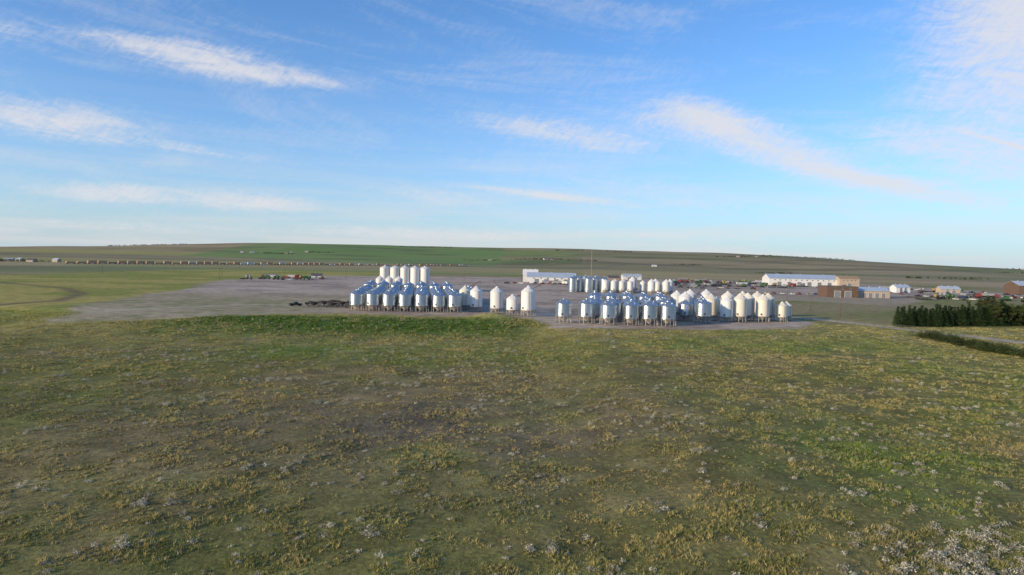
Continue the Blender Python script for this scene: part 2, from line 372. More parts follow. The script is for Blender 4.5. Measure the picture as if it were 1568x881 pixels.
# ------------------------------------------------------------ grain bins
def ladder(mb,R,z0,z1,ang,mi):
    ca,sa=math.cos(ang),math.sin(ang)
    for s_ in (-0.22,0.22):
        mb.tube(((R+0.18)*ca-s_*sa,(R+0.18)*sa+s_*ca,z0),((R+0.18)*ca-s_*sa,(R+0.18)*sa+s_*ca,z1),0.03,0.03,4,mi,False)
    zz=z0+0.2
    while zz<z1:
        mb.tube(((R+0.18)*ca+0.22*sa,(R+0.18)*sa-0.22*ca,zz),((R+0.18)*ca-0.22*sa,(R+0.18)*sa+0.22*ca,zz),0.018,0.018,3,mi,False); zz+=0.4
def hopper_bin(name,D,H,wall,roof,hop=True,steep=0.55,seg=40):
    mb=MB(); R=D/2
    hb=(R*0.62+0.7) if hop else 0.15
    ze=H-R*steep-0.25
    if hop:
        mb.loft([(0.25,0.55),(0.28,0.7),(R*0.985,hb)],seg,2,True)
        nl=12
        for i in range(nl):
            a=2*math.pi*(i+.5)/nl; p=(R*1.0*math.cos(a),R*1.0*math.sin(a))
            mb.box((p[0],p[1],(hb+0.5)/2),(0.14,0.14,hb+0.5),2,a)
            a2=a+2*math.pi/nl
            if i%3==0: mb.tube((p[0],p[1],0.15),(R*math.cos(a2),R*math.sin(a2),hb-0.1),0.04,0.04,4,2,False)
        mb.loft([(R*1.04,0.0),(R*1.04,0.12),(R*0.95,0.12),(R*0.95,0.0)],seg,3,False)
    else:
        mb.loft([(R*1.06,-0.1),(R*1.06,0.15),(R*0.9,0.15)],seg,3,False)
    mb.loft([(R,hb),(R,ze)],seg,0,True)
    for k in (hb+0.02,ze-0.05): mb.loft([(R+0.01,k-0.06),(R+0.05,k-0.05),(R+0.05,k+0.05),(R+0.01,k+0.06)],seg,0,False)
    rs=24; b=len(mb.v); rings=[(R+0.12,ze-0.04),(0.45,ze+(R-0.35)*steep)]
    for r,zz in rings:
        for i in range(rs*2):
            a=2*math.pi*i/(rs*2); up=0.07 if i%2==0 else 0.0
            mb.v.append((r*math.cos(a),r*math.sin(a),zz+up))
    for i in range(rs*2):
        j=(i+1)%(rs*2); mb.f.append((b+i,b+j,b+rs*2+j,b+rs*2+i)); mb.m.append(1); mb.sm.append(False)
    zt=ze+(R-0.35)*steep
    mb.loft([(0.47,zt-0.02),(0.42,zt+0.22),(0.55,zt+0.24),(0.5,zt+0.34),(0.05,zt+0.5)],16,1,False,captop=True)
    for k in range(4):
        a=k*math.pi/2+0.5; mb.box((R*0.55*math.cos(a),R*0.55*math.sin(a),ze+R*0.45*steep+0.15),(0.35,0.35,0.35),1,a)
    ladder(mb,R,hb if hop else 0.3,ze,-1.1,3)
    mb.box((R*math.cos(-2.0),R*math.sin(-2.0),hb+0.8),(0.12,0.7,0.8),3,-2.0)
    return mb.mesh(name,[wall,roof,M_hopper,M_dark])
g_std=hopper_bin('galvanised_bin',6.0,9.0,M_galv,M_galvroof)
g_big=hopper_bin('galvanised_bin_tall',6.0,10.2,M_galv,M_galvroof)
g_flat=hopper_bin('galvanised_flat_bin',6.8,12.0,M_galv,M_galvroof,False,0.5)
w_std=hopper_bin('white_bin',5.4,11.6,M_white,M_whiteroof,True,0.75)
w_small=hopper_bin('white_bin_small',4.9,8.6,M_white,M_whiteroof,True,0.7)
c_std=hopper_bin('cream_bin',5.4,11.4,M_cream,M_cream,True,0.75)
c_small=hopper_bin('cream_bin_small',4.4,8.4,M_cream,M_cream,True,0.7)
w_tall=hopper_bin('white_bin_tall',6.4,17.6,M_white,M_whiteroof,True,0.45)
w_back=hopper_bin('white_bin_back',4.7,10.2,M_white,M_whiteroof,True,0.6)
def gb(me_,x,y,sc=1.0): put('grain_bin',me_,(x,y,hz(x,y)-0.02),random.uniform(-0.4,0.4),sc)
for r in range(10):
    y=281+r*9.8
    for k in range(7):
        x=-65.3+k*6.85-0.14*(y-281)+random.uniform(-.25,.25)
        if r in (3,) and k in (0,): continue
        gb(g_std if (r<7) else g_big,x,y+random.uniform(-.4,.4),random.uniform(0.97,1.03))
for x,y in ((-18.5,303),(-20.5,314),(-22.5,326)): gb(g_big,x,y)
gb(w_std,-15.3,287,0.97); gb(w_std,-6.3,279,1.0); gb(w_small,0.3,274); gb(w_std,6.7,269,1.08); gb(c_std,-20.8,296,0.95)
for x,y in ((19.1,244),(27.5,244),(34.8,239.5),(43,240),(49.6,240),(56.2,240)): gb(g_std,x,y,random.uniform(.99,1.03))
for r in range(1,6):
    y=242+r*9.5
    for k in range(5): gb(g_std if r<4 else g_big,30.0+k*6.9+0.12*(y-240),y,random.uniform(.97,1.03))
for me_,x,y,s_ in ((w_std,71,273,.97),(w_std,70,283,.97),(g_std,73.6,256,1.06),(g_std,68.6,263,.95),(c_std,80.2,268,.95),(w_std,84.6,262,.90),(c_std,90.2,263,1.0),
     (c_std,95.6,270,1.0),(c_std,100.2,266,.98),(c_std,105,273,1.0),(c_small,108.8,268,.98),(c_small,113,274,.95),
     (g_std,80,281,1.0),(g_std,87,283,1.0),(c_std,92,284,1.0),(c_std,99,286,1),(c_std,106,288,1),(w_std,78,292,1),(w_std,86,295,1)):
    gb(me_,x,y,s_)
for k in range(5):
    gb(w_tall,-87+k*6.9,455); gb(w_tall,-89+k*6.9,468)
for k in range(3): gb(w_std,-86.5+k*6.2,436,0.95)
for k in range(5): gb(g_flat,46+k*6.0,505+ (k%2)*8,1.0)
for k in range(3): gb(g_flat,50+k*8,525,1.05)
for k in range(7): gb(w_back,70+k*3.1,500+(k%2)*14,.98)
gb(w_std,93,515,1.05); gb(w_std,99,505,.85)
for k in range(3): gb(w_back,103.5+k*5.2,498,0.95)
for k in range(4): gb(w_std,102+k*5.4,488+(k%2)*12,.98)
mb=MB(); mb.loft([(0.25,0.5),(0.3,0.7),(2.6,2.0),(2.6,2.25)],28,0,True)
for i in range(10):
    a=2*math.pi*i/10; mb.box((2.6*math.cos(a),2.6*math.sin(a),1.1),(0.14,0.14,2.2),0,a)
mb.loft([(2.7,0),(2.7,0.12),(2.5,0.12),(2.5,0)],28,0,False)
hopb=mb.mesh('hopper_base',[M_dark])
for k in range(8): put('bin_hopper_base',hopb,(-88+k*2.9,296+(k%3)*7-k*.5,0),0)

# ------------------------------------------------------------ vehicles & machinery
paints={'white':mat('paint_white',(0.55,0.55,0.54),0.35),'red':mat('paint_red',(0.22,0.05,0.04),0.45),'green':mat('paint_green',(0.04,0.11,0.04),0.4),
 'grey':mat('paint_grey',(0.25,0.26,0.28),0.35),'blue':mat('paint_blue',(0.05,0.08,0.20),0.35),'yellow':mat('paint_yellow',(0.30,0.22,0.07),0.5),
 'black':mat('paint_black',(0.03,0.03,0.035),0.3),'orange':mat('paint_orange',(0.56,0.31,0.17),0.6)}
def wheel(mb,x,y,r,w,mi=1):
    mb.tube((x,y-w/2,r),(x,y+w/2,r),r,r,14,mi); mb.tube((x,y-w/2-.01,r),(x,y+w/2+.01,r),r*.5,r*.5,10,0)
def pickup(c):
    mb=MB()
    mb.prism([(-2.8,.45),(2.75,.45),(2.8,.85),(2.7,1.1),(1.3,1.2),(-2.8,1.2)],-.98,.98,0)
    mb.prism([(-0.9,1.2),(1.25,1.2),(0.6,1.85),(-0.75,1.88)],-.85,.85,2)
    mb.prism([(-0.72,1.86),(0.58,1.84),(0.5,1.93),(-0.7,1.94)],-.82,.82,0)
    for x in (-.85,.25): 
        for y in (-.86,.86): mb.box((x,y,1.5),(.12,.05,.7),0)
    mb.box((-1.9,0,1.24),(1.6,1.6,.06),1)
    for x in (-1.75,1.8):
        for y in (-.88,.88): wheel(mb,x,y,.4,.26)
    mb.box((2.83,0,.6),(.1,1.9,.2),1)
    return mb.mesh('pickup_'+c,[paints[c],M_rubber,M_glass])
def semi(c,tc):
    mb=MB()
    mb.prism([(5.2,.8),(8.2,.8),(8.3,1.9),(7.0,2.15),(6.7,3.0),(5.2,3.3)],-1.15,1.15,0)
    mb.prism([(6.75,2.2),(7.03,2.2),(6.75,2.95)],-1.0,1.0,2)
    mb.box((4.2,0,.9),(3.0,1.0,.3),1)
    mb.prism([(-8,1.5),(-6.6,.9),(-5.0,1.5),(-2,1.5),(-.6,.9),(1.0,1.5),(4.6,1.9),(4.9,3.6),(-8.3,3.6)],-1.25,1.25,3)
    for k in range(9): 
        for y in (-1.28,1.28): mb.box((-7.2+k*1.4,y,2.7),(.12,.06,1.7),3)
    mb.box((-1.7,0,3.65),(12.8,2.2,.12),1)
    for x in (-7.4,-6.2,3.6,4.8,7.5):
        for y in (-1.0,1.0): wheel(mb,x,y,.52,.45)
    return mb.mesh('truck_'+c,[paints[c],M_rubber,M_glass,paints[tc]])
def tractor(c):
    mb=MB()
    mb.prism([(0.2,1.0),(3.0,1.0),(3.1,1.7),(2.9,2.0),(0.2,2.15)],-.45,.45,0)
    mb.prism([(-1.5,1.5),(0.3,1.5),(0.4,3.0),(-1.3,3.0)],-.8,.8,2); mb.box((-.45,0,3.08),(2.1,1.8,.16),0)
    mb.tube((1.2,.3,2.0),(1.2,.3,3.0),.06,.06,6,1)
    mb.box((-.2,0,1.1),(3,.7,.6),1)
    for y in (-1.15,1.15): wheel(mb,-.8,y,1.0,.65); wheel(mb,2.3,y*.9,.65,.45)
    mb.box((-.8,0,1.9),(1.3,2.4,.08),0)
    return mb.mesh('tractor_'+c,[paints[c],M_rubber,M_glass])
def combine(c):
    mb=MB()
    mb.prism([(-3.6,1.4),(2.0,1.1),(2.4,2.0),(2.2,3.2),(-3.0,3.5),(-3.9,2.6)],-1.5,1.5,0)
    mb.prism([(1.9,1.9),(3.4,1.9),(3.6,3.4),(1.9,3.6)],-.9,.9,2); mb.box((2.7,0,3.65),(1.9,1.9,.15),0)
    mb.box((-.3,0,3.75),(2.6,2.6,.5),0,0,1.15)
    mb.prism([(2.6,1.6),(5.0,.5),(5.2,.9),(3.0,2.0)],-.7,.7,0)
    mb.prism([(4.8,.3),(5.8,.2),(5.8,.5),(5.0,1.2)],-4.2,4.2,1)
    mb.tube((0,1.6,3.2),(-4.5,1.9,3.7),.22,.2,8,0)
    for y in (-1.6,1.6): wheel(mb,1.6,y,1.0,.7); wheel(mb,-2.8,y*.9,.65,.5)
    return mb.mesh('combine_'+c,[paints[c],M_rubber,M_glass])
def seeder(c):
    mb=MB()
    mb.loft([(.2,1.3),(1.5,2.2),(1.5,3.6),(.6,4.1)],16,0,True,captop=True); mb.loft([(.2,1.3),(1.3,2.2),(1.3,3.3),(.5,3.8)],16,0,True,cx=-3,captop=True)
    mb.box((-1.5,0,1.1),(7,.4,.35),1); mb.box((3.5,0,.8),(.3,10,.25),1); mb.box((4.8,0,.8),(.3,10,.25),1)
    for k in range(12): mb.box((4.2,-4.8+k*.87,.45),(1.6,.1,.7),1)
    for y in (-1.3,1.3): wheel(mb,0.2,y,.8,.6); wheel(mb,-3.6,y,.8,.6)
    return mb.mesh('seeder_'+c,[paints[c],M_rubber])
def auger():
    mb=MB(); mb.tube((-6,0,.5),(8,0,7.5),.16,.16,8,0); mb.tube((0.5,-1.2,.4),(3,0,5.0),.06,.06,5,1); mb.tube((0.5,1.2,.4),(3,0,5.0),.06,.06,5,1)
    wheel(mb,.5,-1.3,.4,.25); wheel(mb,.5,1.3,.4,.25); mb.box((-6,0,.45),(1.4,1,.5),1); mb.tube((8,0,7.5),(8.2,0,6.7),.2,.22,8,0)
    return mb.mesh('auger',[paints['red'],M_rubber])
def cultivator():
    mb=MB()
    for xx in (-2,0,2): mb.box((xx,0,.9),(.15,9,.15),0)
    for yy in (-4,-2,0,2,4): mb.box((0,yy,.98),(4.2,.12,.12),0)
    for k in range(14): mb.tube((-2+(k%3)*2,-4.3+k*.66,.85),(-2.2+(k%3)*2,-4.3+k*.66,.1),.05,.04,4,0)
    for s_ in (-1,1): mb.tube((0,s_*4,1),(0,s_*1.2,2.6),.07,.07,5,0)
    mb.tube((2,0,.9),(6,0,.6),.1,.08,6,0)
    for yy in (-3,-1.2,1.2,3): wheel(mb,.6,yy,.4,.3)
    return mb.mesh('cultivator',[M_dark,M_rubber])
kinds=[('pickup_truck',pickup(c)) for c in ('white','white','red','grey','black','blue')]
trucks=[('grain_truck',semi('white','white')),('grain_truck',semi('red','grey')),('grain_truck',semi('blue','white'))]
mach=[('tractor',tractor('green')),('tractor',tractor('red')),('combine_harvester',combine('green')),('combine_harvester',combine('red')),
      ('combine_harvester',combine('grey')),('air_seeder',seeder('green')),('air_seeder',seeder('yellow')),('air_seeder',seeder('grey')),('field_cultivator',cultivator())]
mach=mach+[mach[-1]]*4
aug=('grain_auger',auger())
def veh(k,x,y,r): put(k[0],k[1],(x,y,hz(x,y)),r)
for i in range(24): veh(random.choice(trucks[1:2]+mach+kinds+kinds),-252+i*2.7+random.uniform(-1,1),652+random.uniform(-30,40),random.uniform(-.5,.5)+random.choice((0,math.pi)))
for row,(yy,x0,x1,st) in enumerate(((640,152,235,6),(700,170,300,6.5),(760,180,330,6.5),(830,195,360,7),(900,200,385,8))):
    xx=x0
    while xx<x1:
        if random.random()<.85: veh(random.choice(mach+trucks[:1] if row%2 else mach+trucks+kinds),xx,yy+random.uniform(-5,5),math.pi/2+random.uniform(-.25,.25) if row%2 else random.uniform(-.3,.3))
        xx+=st*random.uniform(.7,1.3)
for i in range(80): veh(random.choice(mach+kinds+kinds+trucks),322+random.uniform(0,165),random.choice((545,560,590,625,670,720))+random.uniform(-4,4),random.uniform(-.4,.4)+math.pi/2*(i%2))
for i in range(16): veh(random.choice(mach+kinds),295+random.uniform(0,90),random.uniform(490,525),random.uniform(0,3))
for i in range(9): veh(random.choice(kinds),205+i*6.5,536+random.uniform(-3,3),math.pi/2+random.uniform(-.1,.1))
for i in range(10): veh(random.choice(kinds+trucks),-5+i*7,665+random.uniform(-6,6),random.uniform(0,3))
for i in range(6): veh(random.choice(kinds+trucks[:1]),60+i*9,560+random.uniform(-15,25),random.uniform(0,3))
for x,y,r in ((-30,470,.4),(-10,480,2.0),(10,420,.2),(120,430,1),(-48,430,2.6)): veh(aug,x,y,r)
for x,y,r in ((-92,306,0.3),(-97,299,0.7)): veh(kinds[4],x,y,r)

# ------------------------------------------------------------ buildings
M_wsid=mat('white_metal_siding',(0.66,0.66,0.66),0.5,0,0.06,.3); M_bluer=mat('pale_metal_roof',(0.50,0.56,0.63),0.45,0.2,0.08,.3)
M_brown=mat('brown_siding',(0.13,0.085,0.06),0.7,0,0.12,.6); M_tan=mat('tan_siding',(0.42,0.34,0.26),0.7,0,0.1,.6); M_roofd=mat('dark_roof',(0.10,0.10,0.11),0.8)
M_door=mat('grey_overhead_door',(0.20,0.21,0.23),0.5); M_brick=mat('tan_brick',(0.34,0.24,0.16),0.85,0,0.15,2)
def building(name,x,y,w,dp,hw,hr,rot,wall,roof,doors=3,wins=6,flat=False):
    e=bpy.data.objects.new(name,None); e.location=(x,y,hz(x,y)-.05); e.rotation_euler=(0,0,rot); COL.objects.link(e)
    mb=MB(); b=0
    if flat:
        mb.box((0,0,hw/2),(w,dp,hw),0); put('walls',mb.mesh('walls',[wall]),(0,0,0),parent=e)
        mb=MB()
        for c_,d_ in (((0,-dp/2,hw+.25),(w+.3,.3,.5)),((0,dp/2,hw+.25),(w+.3,.3,.5)),((-w/2,0,hw+.25),(.3,dp-.31,.5)),((w/2,0,hw+.25),(.3,dp-.31,.5))): mb.box(c_,d_,0)
        mb.box((0,0,hw+.06),(w-.4,dp-.4,.1),0); mb.box((w*.2,0,hw+.8),(2.4,2,1.3),0); mb.box((-w*.25,2,hw+.6),(1.6,1.6,1.0),0)
        put('roof',mb.mesh('roof',[roof]),(0,0,0),parent=e)
    else:
        v=[(-w/2,-dp/2,0),(w/2,-dp/2,0),(w/2,dp/2,0),(-w/2,dp/2,0),(-w/2,-dp/2,hw),(w/2,-dp/2,hw),(w/2,dp/2,hw),(-w/2,dp/2,hw),(-w/2,0,hr),(w/2,0,hr)]
        f=[(0,1,5,4),(2,3,7,6),(1,2,6,9,5),(3,0,4,8,7)]
        mb.v=v; mb.f=f; mb.m=[0]*4; mb.sm=[False]*4; put('walls',mb.mesh('walls',[wall]),(0,0,0),parent=e)
        mb=MB(); o=.5; sl=(hr-hw)/(dp/2)
        for s_ in (-1,1):
            k=len(mb.v); ye=s_*(dp/2+o); ze=hw-o*sl
            for X_ in (-w/2-o,w/2+o):
                mb.v+= [(X_,ye,ze+.03),(X_,s_*.001,hr+.03),(X_,s_*.001,hr+.2),(X_,ye,ze+.2)]
            for ff in ((0,1,2,3),(7,6,5,4),(0,4,5,1),(3,2,6,7),(0,3,7,4)):
                mb.f.append(tuple(k+i for i in ff)); mb.m.append(0); mb.sm.append(False)
        for i in range(3): mb.tube((-w/3+i*w/3,0,hr+.1),(-w/3+i*w/3,0,hr+.9),.35,.3,8,0)
        put('roof',mb.mesh('roof',[roof]),(0,0,0),parent=e)
    mb=MB(); sp=w/(doors+1)
    for i in range(doors):
        dw=min(4.5,sp*.6); dh=min(hw*.7,4.8); xc=-w/2+sp*(i+1)
        mb.box((xc,-dp/2-.02,dh/2),(dw,.12,dh),0); mb.box((xc,-dp/2-.02,dh+.1),(dw+.4,.2,.18),1)
        for s_ in (-1,1): mb.box((xc+s_*(dw/2+.1),-dp/2-.02,dh/2),(.18,.2,dh),1)
    if doors: put('doors',mb.mesh('doors',[M_door,M_wsid]),(0,0,0),parent=e)
    mb=MB(); sp=w/(wins+1)
    for i in range(wins):
        xc=-w/2+sp*(i+1); zc=hw*.82 if doors else hw*.55
        mb.box((xc,-dp/2-.02,zc),(1.5,.1,.9),0); mb.box((xc,-dp/2-.02,zc-.52),(1.8,.2,.1),1); mb.box((xc,-dp/2-.02,zc+.52),(1.8,.2,.1),1)
    if wins: put('windows',mb.mesh('windows',[M_glass,M_wsid]),(0,0,0),parent=e)
    return e
building('machine_shed',41,700,50,24,6.5,11,-.05,M_wsid,M_bluer,4,6)
building('storage_shed',20,735,16,14,8,13.5,0,M_wsid,M_whiteroof,1,0)
building('dealership_building',345,800,80,30,8.5,13.5,-.08,M_wsid,M_bluer,6,12)
building('dealership_office',392,782,22,16,10,13,-.08,M_tan,M_brick,1,4)
building('brown_shop',250,512,23,18,8.0,8,-.06,M_brown,M_roofd,2,3,True)
building('workshop',275,514,24,16,5.4,7.8,-.06,M_tan,M_bluer,4,0)
building('warehouse',512,660,34,24,9,13,-.1,M_brown,M_bluer,3,4)
building('small_shed',372,640,14,10,5,7.5,.1,M_wsid,M_bluer,2,2)
building('small_shed',428,655,18,10,4,6.5,-.1,M_tan,M_bluer,2,2)
building('small_shed',166,930,26,12,5,8,.05,M_wsid,M_bluer,2,4)
building('small_shed',130,860,14,10,4,6.5,.05,M_brick,M_roofd,1,2)
building('small_shed',-205,700,10,8,3,5,.2,M_wsid,M_roofd,1,1)
for (x,y,k) in ((-1210,3500,2),(-1330,3400,2),(-1100,3600,1),(-60,3300,1),(200,3300,2),(1330,3900,2),(1450,3950,1),(2700,3500,3),(-1090,1440,3),(-1170,1420,2),(-1230,1500,3),(-990,1400,2),(640,2900,1)):
    for i in range(k):
        building('farm_building',x+random.uniform(-50,50),y+random.uniform(-40,40),random.uniform(12,22),random.uniform(9,12),random.uniform(3.5,5.5),random.uniform(6,8.5),random.uniform(-.4,.4),random.choice((M_wsid,M_tan,M_tan,M_brick)),random.choice((M_bluer,M_roofd)),2,2)

# ------------------------------------------------------------ mast and utility poles
mb=MB()
for k in range(3):
    a=k*2*math.pi/3; mb.tube((.5*math.cos(a),.5*math.sin(a),0),(.3*math.cos(a),.3*math.sin(a),39),.09,.07,5,0)
zz=0
while zz<38:
    for k in range(3):
        a=k*2*math.pi/3;a2=a+2*math.pi/3; mb.tube((.45*math.cos(a),.45*math.sin(a),zz),(.45*math.cos(a2),.45*math.sin(a2),zz+1.5),.03,.03,3,0,False)
    zz+=1.5
mb.tube((0,0,38),(0,0,42),.05,.03,5,0); mb.box((0,0,0),(2,2,.5),0)
put('radio_mast',mb.mesh('radio_mast',[M_hopper]),(106.5,900,hz(106.5,900)))
mb=MB(); mb.tube((0,0,-.5),(0,0,11),.17,.11,8,0); mb.box((0,0,10.2),(2.6,.12,.14),0)
for x in (-1.2,-.6,.6,1.2): mb.tube((x,0,10.27),(x,0,10.5),.05,.04,6,1)
mb.tube((0.25,.1,8.6),(.25,.1,9.5),.22,.22,8,1)
pole=mb.mesh('utility_pole',[M_wood,M_hopper])
pp=[(-300+i*62,690+i*8) for i in range(15)]+[(-263,600),(-430,700)]+[(150+i*45,960-i*5) for i in range(10)]+[(148+i*4,300-i*1+i*40) for i in range(6)]
for x,y in pp: put('utility_pole',pole,(x,y,hz(x,y)),random.uniform(-.2,.2)+1.2)
mb=MB()
for (x0,y0),(x1,y1) in zip(pp[:14],pp[1:15]):
    for o in (-1.2,1.2):
        prev=None
        for t in range(7):
            t_=t/6; q=(x0+(x1-x0)*t_,y0+(y1-y0)*t_+o,10.5-1.2*4*t_*(1-t_)+hz(x0,y0))
            if prev: mb.tube(prev,q,.025,.025,3,0,False)
            prev=q
put('power_lines',mb.mesh('power_lines',[M_dark]),(0,0,0))
mb=MB(); prev=None
for i in range(34):
    x=122+i*2.2; y=279-i*2.9 if i<12 else 244.2-(i-12)*1.6; z0=hz(x,y)
    mb.tube((x,y,z0-.2),(x,y,z0+1.3),.07,.06,6,0)
    if prev:
        for hgt in (.5,.85,1.2): mb.tube((prev[0],prev[1],prev[2]+hgt),(x,y,z0+hgt),.012,.012,3,1,False)
    prev=(x,y,z0)
put('wire_fence',mb.mesh('wire_fence',[M_wood,M_hopper]),(0,0,0))

# ------------------------------------------------------------ strips (roads, railway)
M_asph=mat('asphalt',(0.06,0.06,0.062),0.85,0,0.1,.5); M_grav=mat('ballast_gravel',(0.34,0.30,0.25),0.95,0,0.2,.8); M_paint=mat('road_paint',(0.75,0.72,0.6),0.6)
def strip(name,p0,p1,w,m_,dz,n=80,off=0):
    p0=np.array(p0,float);p1=np.array(p1,float);dr=(p1-p0)/np.linalg.norm(p1-p0);nr=np.array([-dr[1],dr[0]])
    v=[];f=[]
    for i in range(n+1):
        c_=p0+(p1-p0)*i/n+nr*off
        zc=hz(*c_)+dz
        for s_ in (-1,1):
            q_=c_+nr*s_*w/2; v.append((q_[0],q_[1],zc))
        if i: k=2*i; f.append((k-2,k-1,k+1,k))
    me_=bpy.data.meshes.new(name); me_.from_pydata(v,[],f); me_.materials.append(m_); return put(name,me_,(0,0,0))
strip('highway',(-1000,262),(520,3000),12,M_asph,.12)
strip('highway_shoulder',(-1000,262),(520,3000),20,M_grav,.06)
strip('road_line',(-1000,262),(520,3000),.3,M_paint,.14)
strip('railway_ballast',(-1060,792),(200,3044),7,M_grav,.5)
mb=MB(); A=np.array([-818.,1222.]); Bq=np.array([-151.,2417.]); Ld=np.linalg.norm(Bq-A); dr=(Bq-A)/Ld; ang=math.atan2(dr[1],dr[0])
ncar=int(Ld/19)
def lb(cx,L_,W_,z0,z1,mi):
    c_=A+dr*cx; mb.box((c_[0],c_[1],.6+(z0+z1)/2),(L_,W_,z1-z0),mi,ang)
for i in range(ncar):
    cx=i*19+9; r=random.random()
    for s_ in (-6,6): lb(cx+s_,2.6,2.2,.1,1.0,3)
    if i<2:
        lb(cx,17,2.6,1.0,1.6,3); lb(cx+2,11,2.2,1.6,4.3,0); lb(cx-6,3,3.0,1.6,4.7,0); lb(cx-7.9,1.0,2.6,1.6,3.2,0); continue
    lb(cx,17.6,2.7,1.0,1.3,3)
    if r<.70: lb(cx,16.2,2.6,1.32,4.0,0)
    elif r<.80: lb(cx,16.2,2.6,1.32,4.0,1)
    elif r<.95: lb(cx,16.2,2.6,1.32,4.0,2)
    if r<.45 or .6<r<.75: lb(cx,15.9,2.5,4.03,6.6,0 if random.random()<.8 else 1)
put('freight_train',mb.mesh('freight_train',[paints['orange'],paints['white'],mat('container_brown',(0.36,0.2,0.13),.6),M_dark]),(0,0,0))

# ------------------------------------------------------------ trees
M_bark=mat('bark',(0.09,0.065,0.045),.95,0,.2,5)
def tris(ctr,size,col):
    n_=len(ctr); V_=ctr[:,None,:]+rng.normal(size=(n_,3,3))*size[:,None,None]
    return V_.reshape(-1,3),np.repeat(col,3,axis=0)
def join_tree(name,V_,C_,mb_):
    return npmesh(name+'_foliage',V_,M_leaf,C_),mb_.mesh(name+'_trunk',[M_bark])
def spruce(H,R):
    P=[];S=[];Cc=[]
    z=.3
    while z<H:
        r=R*(1-z/H)**.8*random.uniform(.8,1.12)+.10; nb=random.randint(10,14); a0=random.random()*6
        for k in range(nb):
            if random.random()<.06: continue
            a=a0+2*math.pi*k/nb+random.uniform(-.2,.2); rl=r*random.uniform(.72,1.15); shade=random.uniform(.65,1.35)
            m_=max(4,int(rl*9))
            for t in np.linspace(.15,1,m_):
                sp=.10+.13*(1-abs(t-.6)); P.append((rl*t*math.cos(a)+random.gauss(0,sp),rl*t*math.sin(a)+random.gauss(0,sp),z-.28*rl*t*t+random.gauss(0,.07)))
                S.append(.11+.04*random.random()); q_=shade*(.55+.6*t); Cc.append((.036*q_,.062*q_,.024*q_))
        z+=.24+.1*random.random()
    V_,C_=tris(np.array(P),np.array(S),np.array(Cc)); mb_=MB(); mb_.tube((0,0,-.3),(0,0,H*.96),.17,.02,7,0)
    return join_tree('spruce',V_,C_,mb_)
def broad(H,R,tone):
    mb_=MB(); P=[];S=[];Cc=[]; mb_.tube((0,0,-.3),(0,0,H*.4),.22,.15,8,0)
    cl_=[]
    for k in range(9):
        a=k*2.4+random.random()*.5; e=(R*.75*math.cos(a)*random.uniform(.4,1),R*.75*math.sin(a)*random.uniform(.4,1),H*random.uniform(.42,.88))
        mb_.tube((0,0,H*random.uniform(.2,.4)),e,.1,.03,5,0); cl_.append(e)
        for _ in range(3): cl_.append((e[0]+random.gauss(0,R*.28),e[1]+random.gauss(0,R*.28),min(H*.96,e[2]+random.gauss(0,H*.13))))
    for c_ in cl_:
        sh=random.uniform(.6,1.4); rr_=random.uniform(.55,1.05)
        for _ in range(130):
            v_=np.random.normal(size=3); v_/=np.linalg.norm(v_); v_*=rr_*random.random()**.4
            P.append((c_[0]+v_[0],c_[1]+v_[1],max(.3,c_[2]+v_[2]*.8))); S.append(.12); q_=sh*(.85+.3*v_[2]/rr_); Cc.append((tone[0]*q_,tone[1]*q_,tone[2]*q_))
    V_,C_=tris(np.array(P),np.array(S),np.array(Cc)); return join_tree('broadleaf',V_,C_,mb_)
np.random.seed(3)
sps=[spruce(8,2.3),spruce(7.2,2.4),spruce(8.6,2.2),spruce(6.4,2.1)]
brs=[broad(8.5,3.2,(.07,.09,.03)),broad(10,3.6,(.085,.095,.04)),broad(6.5,3.0,(.06,.08,.03))]
def tree(name,pair,x,y,s_):
    e=bpy.data.objects.new(name,None); e.location=(x,y,hz(x,y)); e.rotation_euler=(0,0,random.random()*6); e.scale=(s_,s_,s_*random.uniform(.95,1.05)); COL.objects.link(e)
    put('foliage',pair[0],(0,0,0),parent=e); put('trunk',pair[1],(0,0,0),parent=e)
for i in range(34):
    t=i/33; tree('spruce_tree',random.choice(sps),149.5+t*64+random.uniform(-.5,.5),256+t*18+random.uniform(-1.2,1.2),random.uniform(.8,1.2)*(0.95+.14*t))
for i in range(30):
    tree('spruce_tree',random.choice(sps),153+i*2.2+random.uniform(-.5,.5),263+i*.6+random.uniform(-1.2,1.2),random.uniform(.85,1.1))
for i in range(26):
    tree('broadleaf_tree',random.choice(brs),197+random.uniform(-4,40),272+random.uniform(-9,22),random.uniform(.85,1.25))
P=[];S=[];Cc=[]
for i in range(300):
    t=random.random(); cx=136.5+t*12+random.gauss(0,1.5); cy=219-t*62+random.gauss(0,1.5); z0=hz(cx,cy); sh=random.uniform(.6,1.4); r_=random.uniform(1.0,1.8)
    up=random.uniform(1.6,3.0)
    for _ in range(140):
        v_=np.random.normal(size=3); v_/=np.linalg.norm(v_); v_*=random.random()**.4
        P.append((cx+v_[0]*r_,cy+v_[1]*r_,z0+.3+abs(v_[2])*up)); S.append(.13); Cc.append((.05*sh,.07*sh,.025*sh))
V_,C_=tris(np.array(P),np.array(S),np.array(Cc)); put('shrub_hedge',npmesh('shrub_hedge',V_,M_leaf,C_),(0,0,0))
P=[];S=[];Cc=[]
belts=[(-1250,3450,230,4),(-1050,3650,160,4),(-150,3280,180,4),(120,3350,260,4),(330,3250,160,4),(1300,3950,200,5),(1500,4050,260,5),(2750,3550,200,6),(-1150,1470,130,4),(-1020,1400,90,4),(820,3150,150,4),(520,4300,500,5),(1900,4300,600,6),(-2300,4200,500,6),(-600,4600,400,5),(2300,3000,260,5),(900,2300,120,4),(700,1500,140,4),(1100,1700,200,5),(560,1250,60,4)]
